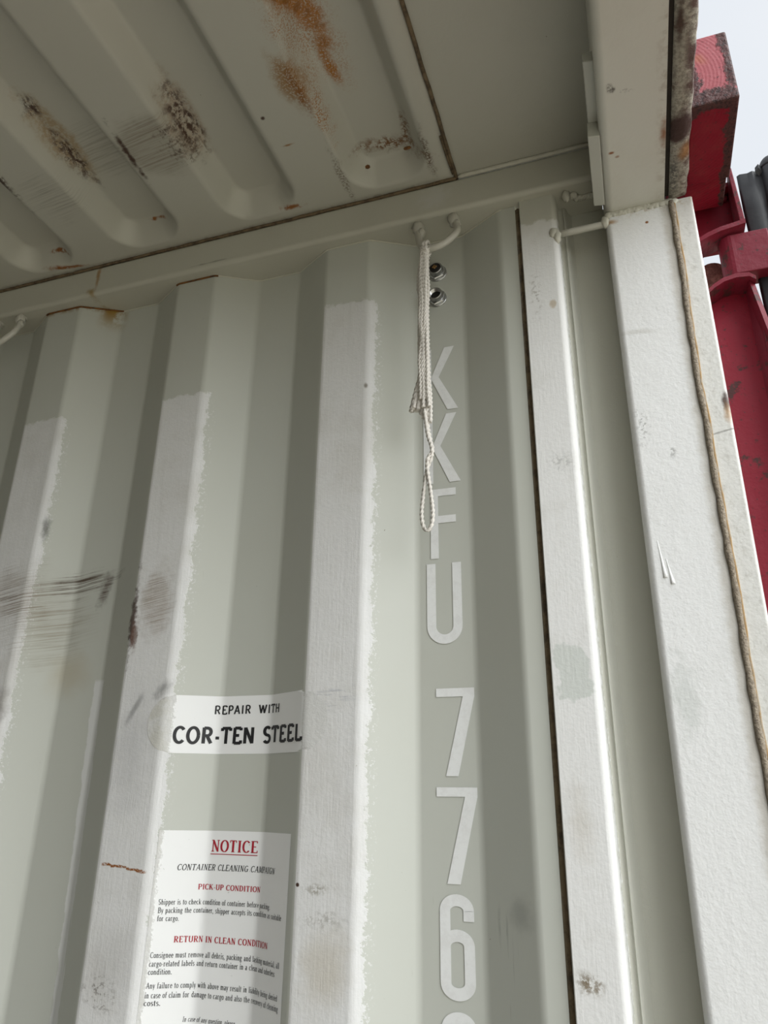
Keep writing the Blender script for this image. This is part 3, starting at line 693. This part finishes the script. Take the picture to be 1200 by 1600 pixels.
g('H', .78, [v(.17), v(.61), hz(.17, .61, .5)], ((.17, 0, .13), (.17, 1, .13), (.61, 0, .13), (.61, 1, .13)))
g('I', .40, [v(.20)], ((.20, 0, .15), (.20, 1, .15)))
g('K', .78, [v(.17), ([(.22, .45), (.60, .97)], .5), ([(.34, .58), (.66, .02)], 1)], ((.17, 0, .13), (.17, 1, .13), (.60, 1, .12), (.66, 0, .12)))
g('L', .66, [v(.17), hz(.17, .60, .03), ([(.60, 0), (.60, .22)], .4)], ((.17, 1, .14), (.12, 0, .1)))
g('M', .94, [([(.15, 0), (.15, 1)], .45), ([(.17, 1), (.46, .05)], 1), ([(.46, .05), (.75, 1)], .5), v(.79)], ((.13, 0, .12), (.12, 1, .1), (.80, 0, .13), (.80, 1, .12)))
g('N', .78, [([(.15, 0), (.15, 1)], .45), ([(.16, .98), (.62, .02)], 1), ([(.63, 0), (.63, 1)], .45)], ((.15, 0, .12), (.12, 1, .1), (.63, 1, .12)))
g('O', .80, [(A_(.40, .5, .31, .48, 0, 360, 26), 1)], ())
g('P', .68, [v(.17), ([(.17, .97), (.38, .97)]+A_(.38, .72, .20, .25, 90, -90)+[(.17, .47)], 1)], ((.17, 0, .14), (.12, 1, .1)))
g('R', .76, [v(.17), ([(.17, .97), (.38, .97)]+A_(.38, .73, .20, .24, 90, -90)+[(.17, .49)], 1), ([(.36, .49), (.62, .02)], 1)], ((.17, 0, .14), (.12, 1, .1), (.66, 0, .08)))
g('S', .60, [(A_(.30, .73, .19, .25, 30, 270, 12)+A_(.30, .25, .21, .23, 90, -150, 12), 1)], ())
g('T', .70, [v(.35), hz(.07, .63, .97), ([(.07, .99), (.07, .8)], .4), ([(.63, .99), (.63, .8)], .4)], ((.35, 0, .15),))
g('U', .78, [([(.17, 1), (.17, .32)]+A_(.40, .30, .23, .28, 180, 360, 12)+[(.63, 1)], .9)], ((.17, 1, .14), (.63, 1, .11)))
g('W', 1.0, [([(.10, 1), (.32, .02)], 1), ([(.32, .02), (.50, .95)], .6), ([(.50, .95), (.70, .02)], 1), ([(.70, .02), (.90, 1)], .6)], ((.10, 1, .12), (.90, 1, .1)))
g('-', .36, [hz(.06, .30, .36)]); g('.', .26, [([(.12, 0), (.12, .13)], 1.2)]); g(',', .26, [([(.13, .12), (.10, -.16)], .9)]); g(' ', .30, [])
h2 = XH/2
g('a', .54, [v(.38, 0, .48), (A_(.24, .47, .14, .17, 0, 150, 8), 1), (A_(.22, .18, .14, .17, 60, 380, 12), .9)], ((.44, 0, .06),))
g('b', .58, [v(.14), (A_(.28, h2, .19, h2-.02, 140, -140, 14), 1)], ((.09, 1, .07),))
g('c', .50, [(A_(.27, h2, .19, h2-.02, 45, 315, 14), 1)])
g('d', .60, [v(.44), (A_(.28, h2, .19, h2-.02, 40, 320, 14), 1)], ((.39, 1, .07), (.50, 0, .06)))
g('e', .52, [(A_(.27, h2, .19, h2-.02, 5, 320, 16), 1), hz(.09, .45, h2+.03)])
g('f', .38, [([(.16, 0), (.16, .78)]+A_(.30, .80, .14, .18, 180, 60, 7), 1), hz(.04, .33, XH-.03)], ((.17, 0, .13),))
g('g', .54, [(A_(.25, .45, .16, .19, 0, 360, 16), 1), (A_(.26, -.10, .19, .15, 0, 360, 14), .8), ([(.16, .27), (.12, .15), (.30, .07), (.42, .0)], .9), hz(.38, .50, .61)])
g('h', .60, [v(.14), ([(.14, .45)]+A_(.30, .44, .14, .20, 150, 0, 7)+[(.44, 0)], 1)], ((.14, 0, .11), (.44, 0, .11), (.09, 1, .06)))
g('i', .30, [v(.15, 0, XH), ([(.15, .86), (.15, .99)], 1.2)], ((.15, 0, .11), (.10, XH, .06)))
g('k', .58, [v(.14), ([(.18, .28), (.44, .63)], .5), ([(.26, .38), (.48, .02)], 1)], ((.14, 0, .11), (.09, 1, .06), (.47, XH, .09), (.50, 0, .08)))
g('l', .30, [v(.15)], ((.15, 0, .11), (.10, 1, .06)))
g('m', .88, [v(.14, 0, XH), ([(.14, .45)]+A_(.29, .44, .14, .20, 150, 0, 7)+[(.43, 0)], 1), ([(.43, .45)]+A_(.58, .44, .14, .20, 150, 0, 7)+[(.72, 0)], 1)], ((.14, 0, .1), (.43, 0, .1), (.72, 0, .1), (.09, XH, .06)))
g('n', .60, [v(.14, 0, XH), ([(.14, .45)]+A_(.30, .44, .14, .20, 150, 0, 7)+[(.44, 0)], 1)], ((.14, 0, .11), (.44, 0, .11), (.09, XH, .06)))
g('o', .54, [(A_(.27, h2, .20, h2-.02, 0, 360, 20), 1)])
g('p', .58, [v(.14, -.28, XH), (A_(.28, h2, .19, h2-.02, 140, -140, 14), 1)], ((.14, -.28, .12), (.09, XH, .06)))
g('q', .58, [v(.44, -.28, XH), (A_(.28, h2, .19, h2-.02, 40, 320, 14), 1)], ((.44, -.28, .12),))
g('r', .46, [v(.14, 0, XH), (A_(.28, .42, .14, .21, 160, 50, 6), 1)], ((.16, 0, .13), (.09, XH, .06)))
g('s', .44, [(A_(.22, .49, .13, .15, 30, 270, 10)+A_(.22, .17, .14, .16, 90, -150, 10), .95)])
g('t', .36, [([(.16, .86), (.16, .14)]+A_(.25, .13, .09, .12, 180, 300, 6), 1), hz(.03, .31, XH-.03)])
g('u', .60, [([(.14, XH), (.14, .22)]+A_(.28, .20, .14, .18, 180, 340, 7), 1), v(.44, 0, XH)], ((.10, XH, .07), (.40, XH, .07), (.50, 0, .06)))
g('v', .54, [([(.08, XH), (.27, .02)], 1), ([(.27, .02), (.45, XH)], .55)], ((.10, XH, .1), (.45, XH, .08)))
g('w', .78, [([(.07, XH), (.23, .02)], 1), ([(.23, .02), (.38, XH)], .55), ([(.38, XH), (.53, .02)], 1), ([(.53, .02), (.69, XH)], .55)], ((.08, XH, .1), (.69, XH, .08)))
g('y', .54, [([(.08, XH), (.27, .02)], 1), ([(.45, XH), (.22, -.20), (.10, -.26)], .6)], ((.10, XH, .1), (.45, XH, .08)))
def text(parent, name, s, u0, u1, z, cap, mat, wx=.20, wy=.10, serif=True, slant=0, off=.0008, gap=1.0):
    adv = [(.40*gap if c == ' ' else G[c][0]+.05) for c in s]; tot = sum(adv)-.17; sx = (u1-u0)/tot; x = -.06; m = MB()
    oo = [off]
    def P(a, b): return onwall(u0+(a+slant*b)*sx, z+b*cap, oo[0])
    for c, w_ in zip(s, adv):
        wd, st, se = G[c]
        for pts, k in st:
            o = []; oo[0] = off+(oo[0]-off+1.5e-5) % 9e-5
            for i, p in enumerate(pts):
                a = pts[max(i-1, 0)]; b = pts[min(i+1, len(pts)-1)]
                if len(pts) > 3 and pts[0] == pts[-1]:
                    if i == 0: a = pts[-2]
                    if i == len(pts)-1: b = pts[1]
                dx, dy = b[0]-a[0], b[1]-a[1]; l = math.hypot(dx, dy) or 1; nx, ny = -dy/l, dx/l
                kk = k if serif else 1
                o.append((nx*max(wx*kk, wy)/2, ny*wy/2))
            for i in range(len(pts)-1):
                p, q_ = pts[i], pts[i+1]
                m.quad(P(x+p[0]+o[i][0], p[1]+o[i][1]), P(x+q_[0]+o[i+1][0], q_[1]+o[i+1][1]), P(x+q_[0]-o[i+1][0], q_[1]-o[i+1][1]), P(x+p[0]-o[i][0], p[1]-o[i][1]))
        if serif:
            for a, b, hw in se:
                oo[0] = off+(oo[0]-off+1.5e-5) % 9e-5
                dy = .03 if b <= 0 else -.03
                m.quad(P(x+a-hw, b+dy-.03), P(x+a+hw, b+dy-.03), P(x+a+hw, b+dy+.03), P(x+a-hw, b+dy+.03))
        x += w_
    return m.build(name, mat, parent)
def sheet(outline_rows, off, name, mat, parent=None):     # rows of (z, u0, u1) wrapped over the corrugation
    m = MB(); n = 70; rings = []
    for z, a, b in outline_rows: rings.append([onwall(a+(b-a)*i/n, z, off) for i in range(n+1)])
    m.loft(rings, False, False); return m.build(name, mat, parent)
def m_sticker(name, e0, e1, wob):
    n = N(name); X, Z = n.X, n.Z
    j = (n.noise(75, 4)-.5)*wob+(n.noise(300, 3)-.5)*wob*.6
    l_ = n.ss(X+j+Z*0.0, e0+.0015, e0-.0015); r_ = n.ss(X+j*.5, e1-.0015, e1+.0015)
    mid = n.ss(n.noise(160, 4), .5, .62)
    ov = l_.max(r_)
    lay = [(n.speck(120, .70, .73)*.6, (.4, .4, .38)), (ov, (.60, .60, .585)), (n.ss(X, e0+.012, e0-.02)*l_*n.ss(n.noise(40, 4), .4, .6)*.6, (.50, .49, .43)), (n.ell(X, Z, -.61, .135, .02, .012, 40, .9, .8, 50)*.7, (.16, .15, .14))]
    return n.col((.80, .805, .80), lay).fin(.38, 0, n.noise(200, 4)*ov, .0015, .5)
# repair sticker
ro = empty('repair_sticker', (-.50, .87, .056), 'white rounded sticker reading REPAIR WITH COR-TEN STEEL stuck across the corrugation', 'sticker')
rows = []; ra = .0375
for i in range(25):
    t = -1+2*i/24; c = ra*math.sqrt(max(0, 1-t*t)); rows.append((.0935+t*ra, .0495+ra-c+.0, .3294-ra+c))
sheet(rows, .0004, 'vinyl_sheet', m_sticker('repair_vinyl', -.5935, -.4010, .012), ro)
text(ro, 'lettering', 'REPAIR WITH', .1392, .2433, .1072, .0112, 'inkblack', .175, .15, False, gap=1.9)
text(ro, 'lettering', 'COR-TEN', .0889, .2004, .0690, .0205, 'inkblack', .205, .185, False)
text(ro, 'lettering', 'STEEL', .2150, .2940, .0697, .0200, 'inkblack', .205, .185, False)
# cleaning notice
no = empty('cleaning_notice', (-.50, .87, -.32), 'white paper-like NOTICE sticker with red headings and black paragraphs below the repair sticker', 'sticker')
sheet([(-.0375, .0845, .2838), (-.10, .0842, .2836), (-.20, .0835, .2830), (-.32, .0830, .2826)], .0004, 'vinyl_sheet', m_sticker('notice_vinyl', -.5905, -.395, .010), no)
text(no, 'heading', 'NOTICE', .1530, .2175, -.0618, .0136, 'inkred', .19, .075)
m = MB()
for i in range(16):
    a, b = .1512+.0668*i/16, .1512+.0668*(i+1)/16; m.quad(onwall(a, -.0650, .0008), onwall(b, -.0650, .0008), onwall(b, -.0641, .0008), onwall(a, -.0641, .0008))
m.build('underline', 'inkred', no)
text(no, 'subtitle', 'CONTAINER CLEANING CAMPAIGN', .1114, .2541, -.0833, .0069, 'inkblack', .15, .085, True, .16)
text(no, 'heading', 'PICK-UP CONDITION', .1395, .2262, -.1050, .0061, 'inkred', .19, .09)
text(no, 'heading', 'RETURN IN CLEAN CONDITION', .1165, .2489, -.1625, .0066, 'inkred', .19, .09)
for s, a, b, z in (('Shipper is to check condition of container before packing.', .0935, .2493, -.1216), ('By packing the container, shipper accepts its condition as suitable', .0938, .2735, -.1307), ('for cargo.', .0940, .1195, -.1395),
        ('Consignee must remove all debris, packing and lashing material, all', .0906, .2748, -.1786), ('cargo-related labels and return container in a clean and odorless', .0904, .2668, -.1876), ('condition.', .0904, .1176, -.1960),
        ('Any failure to comply with above may result in liability being denied', .0900, .2745, -.2102), ('in case of claim for damage to cargo and also the recovery of cleaning', .0895, .2768, -.2200), ('costs.', .0895, .1080, -.2278)):
    text(no, 'body_text', s, a, b, z, .0060, 'inkblack', .135, .075)
text(no, 'body_text', 'In case of any question, please', .1354, .2030, -.2445, .0050, 'inkblack', .13, .08, True, .2)

# ------------------------------------------------------------------ red steel outside the post: corner casting, hinge, outer post
cc = empty('corner_casting', (.165, .80, .79), 'red rust-edged steel corner block beside the door header against the sky', 'corner casting')
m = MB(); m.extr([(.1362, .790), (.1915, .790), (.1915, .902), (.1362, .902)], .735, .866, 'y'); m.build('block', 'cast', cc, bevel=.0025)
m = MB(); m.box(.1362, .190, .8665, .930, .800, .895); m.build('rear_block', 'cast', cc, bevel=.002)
pc = empty('outer_post', (.175, .95, FLOOR), 'red outer post channel with a long flange beyond the white corner post', 'post')
m = MB(); m.box(.129, .210, .953, .960, FLOOR, .668); m.build('back_plate', 'red', pc)
m = MB(); m.loft([[(.2015, .953, FLOOR), (.2095, .953, FLOOR), (.2335, .905, FLOOR), (.2275, .902, FLOOR)], [(.2015, .953, .40), (.2095, .953, .40), (.2335, .905, .40), (.2275, .902, .40)], [(.2005, .953, .6605), (.2085, .953, .6605), (.2075, .925, .6605), (.2010, .922, .6605)]], smooth=False); m.build('flange', 'outer', pc)
m = MB(); cap = [(.1435, .648), (.156, .659), (.170, .667), (.186, .6700), (.2015, .6680), (.2085, .6610)]
m.loft([[(x, y, z) for x, z in cap]+[(x, y, z-.0065) for x, z in reversed(cap)] for y in (.914, .9525)], smooth=False); m.build('cap_plate', 'outer', pc)
for (x, z, rx, rz) in ((.198, .408, .010, .017), (.201, .335, .012, .055)):
    MB().blob((x, .9535, z), rx, .0035, rz, 60, 16, 10, .08).build('rust_scab', 'rustscab', pc)
    MB().blob((x, .9540, z), rx+.0012, .0020, rz+.0014, 60, 16, 10, .08).build('scab_rim', 'scabrim', pc)
hl = empty('hinge_bracket', (.175, .93, .74), 'red box-shaped hinge lug under the corner block', 'hinge')
m = MB(); m.box(.131, .211, .952, .960, .741, .842); m.build('back_plate', 'red', hl)
m = MB(); m.loft([[(.2030, .912, .748), (.2100, .912, .748), (.2100, .9515, .748), (.2030, .9515, .748)], [(.1995, .908, .846), (.2050, .908, .846), (.2100, .9515, .846), (.2030, .9515, .846)]], smooth=False); m.build('side_flange', 'outer', hl, bevel=.001)
m = MB(); fp = [(.1440, .728), (.160, .736), (.1760, .7415), (.192, .7440), (.2095, .7470)]
m.loft([[(x, y, z) for x, z in fp]+[(x, y, z+.007) for x, z in reversed(fp)] for y in (.910, .9515)], smooth=False); m.build('bottom_plate', 'outer', hl)
m = MB(); m.box(.1445, .2025, .9315, .9515, .835, .842); m.build('top_plate', 'red', hl)
MB().blob((.196, .948, .829), .006, .005, .006, 15).build('weld_lump', 'outer', hl)
pn = tag(MB().loft([[(.1660+.0190*math.cos(R(a)), y, .7115+.0190*math.sin(R(a))) for a in range(0, 360, 15)] for y in (.962, .975)]).build('hinge_pin', 'rustpin'), 'round rust-pink pin head behind the hinge gap', 'pin')

# ------------------------------------------------------------------ open door leaf with its black gasket
dr = empty('door_1', (.75, .98, FLOOR), 'open container door leaf edged with a black rubber gasket', None); dr['kind'] = 'structure'
m = MB(); m.box(.245, 1.38, .962, 1.005, FLOOR+.02, .862); m.build('leaf', 'outer', dr)
kn = [(.1905+.0165*math.cos(R(a)), .9360+.0165*math.sin(R(a))) for a in range(100, 281, 15)]
m = MB(); m.extr([(.236, .9195)]+[(x, y) for x, y in reversed(kn)]+[(.236, .9525)], .6735, .7395, 'z', False); m.build('hinge_arm', 'outer', dr, bevel=.0015)
gq = random.Random(2)
def gprof(z, k=0):
    j = .0006*math.sin(z*37+k)
    return [(.2168+j, .9415, z), (.2205+j, .9385, z), (.2310, .9395, z), (.2370, .9370, z), (.2420, .9395, z), (.2480, .9400, z)]+[(.2630+.0155*math.cos(R(a)), .9430+.0155*math.sin(R(a)), z) for a in range(200, 341, 20)]+[(.285, .955, z), (.285, .9615, z), (.236, .9615, z), (.2290, .9470, z)]
zs = [FLOOR+.02+i*(.858-FLOOR-.02)/40 for i in range(41)]
m = MB(); m.loft([gprof(z) for z in zs], True); ga = m.build('gasket', 'rubber', dr); ga['label'] = 'black ribbed rubber door seal'
m = MB(); rings = []
for i in range(6):
    t = i/5; rr = .0165*math.sqrt(1-(t*.98)**2) if i else .0165
    rings.append([(.2635+rr*math.cos(R(a)), .9440+rr*math.sin(R(a)), .858+.024*t) for a in range(0, 360, 20)])
m.loft(rings, True); m.build('gasket_end', 'rubber', dr)
MB().loft([[(.2405, .9360, .853), (.2450, .9330, .858), (.2500, .9360, .852), (.2455, .9390, .848)], [(.2415, .9365, .862), (.2460, .9345, .866), (.2500, .9370, .862), (.2460, .9390, .860)]], smooth=False).build('torn_flap', 'rubber', dr)

for o in bpy.data.objects:
    if '_o' in o: del o['_o']
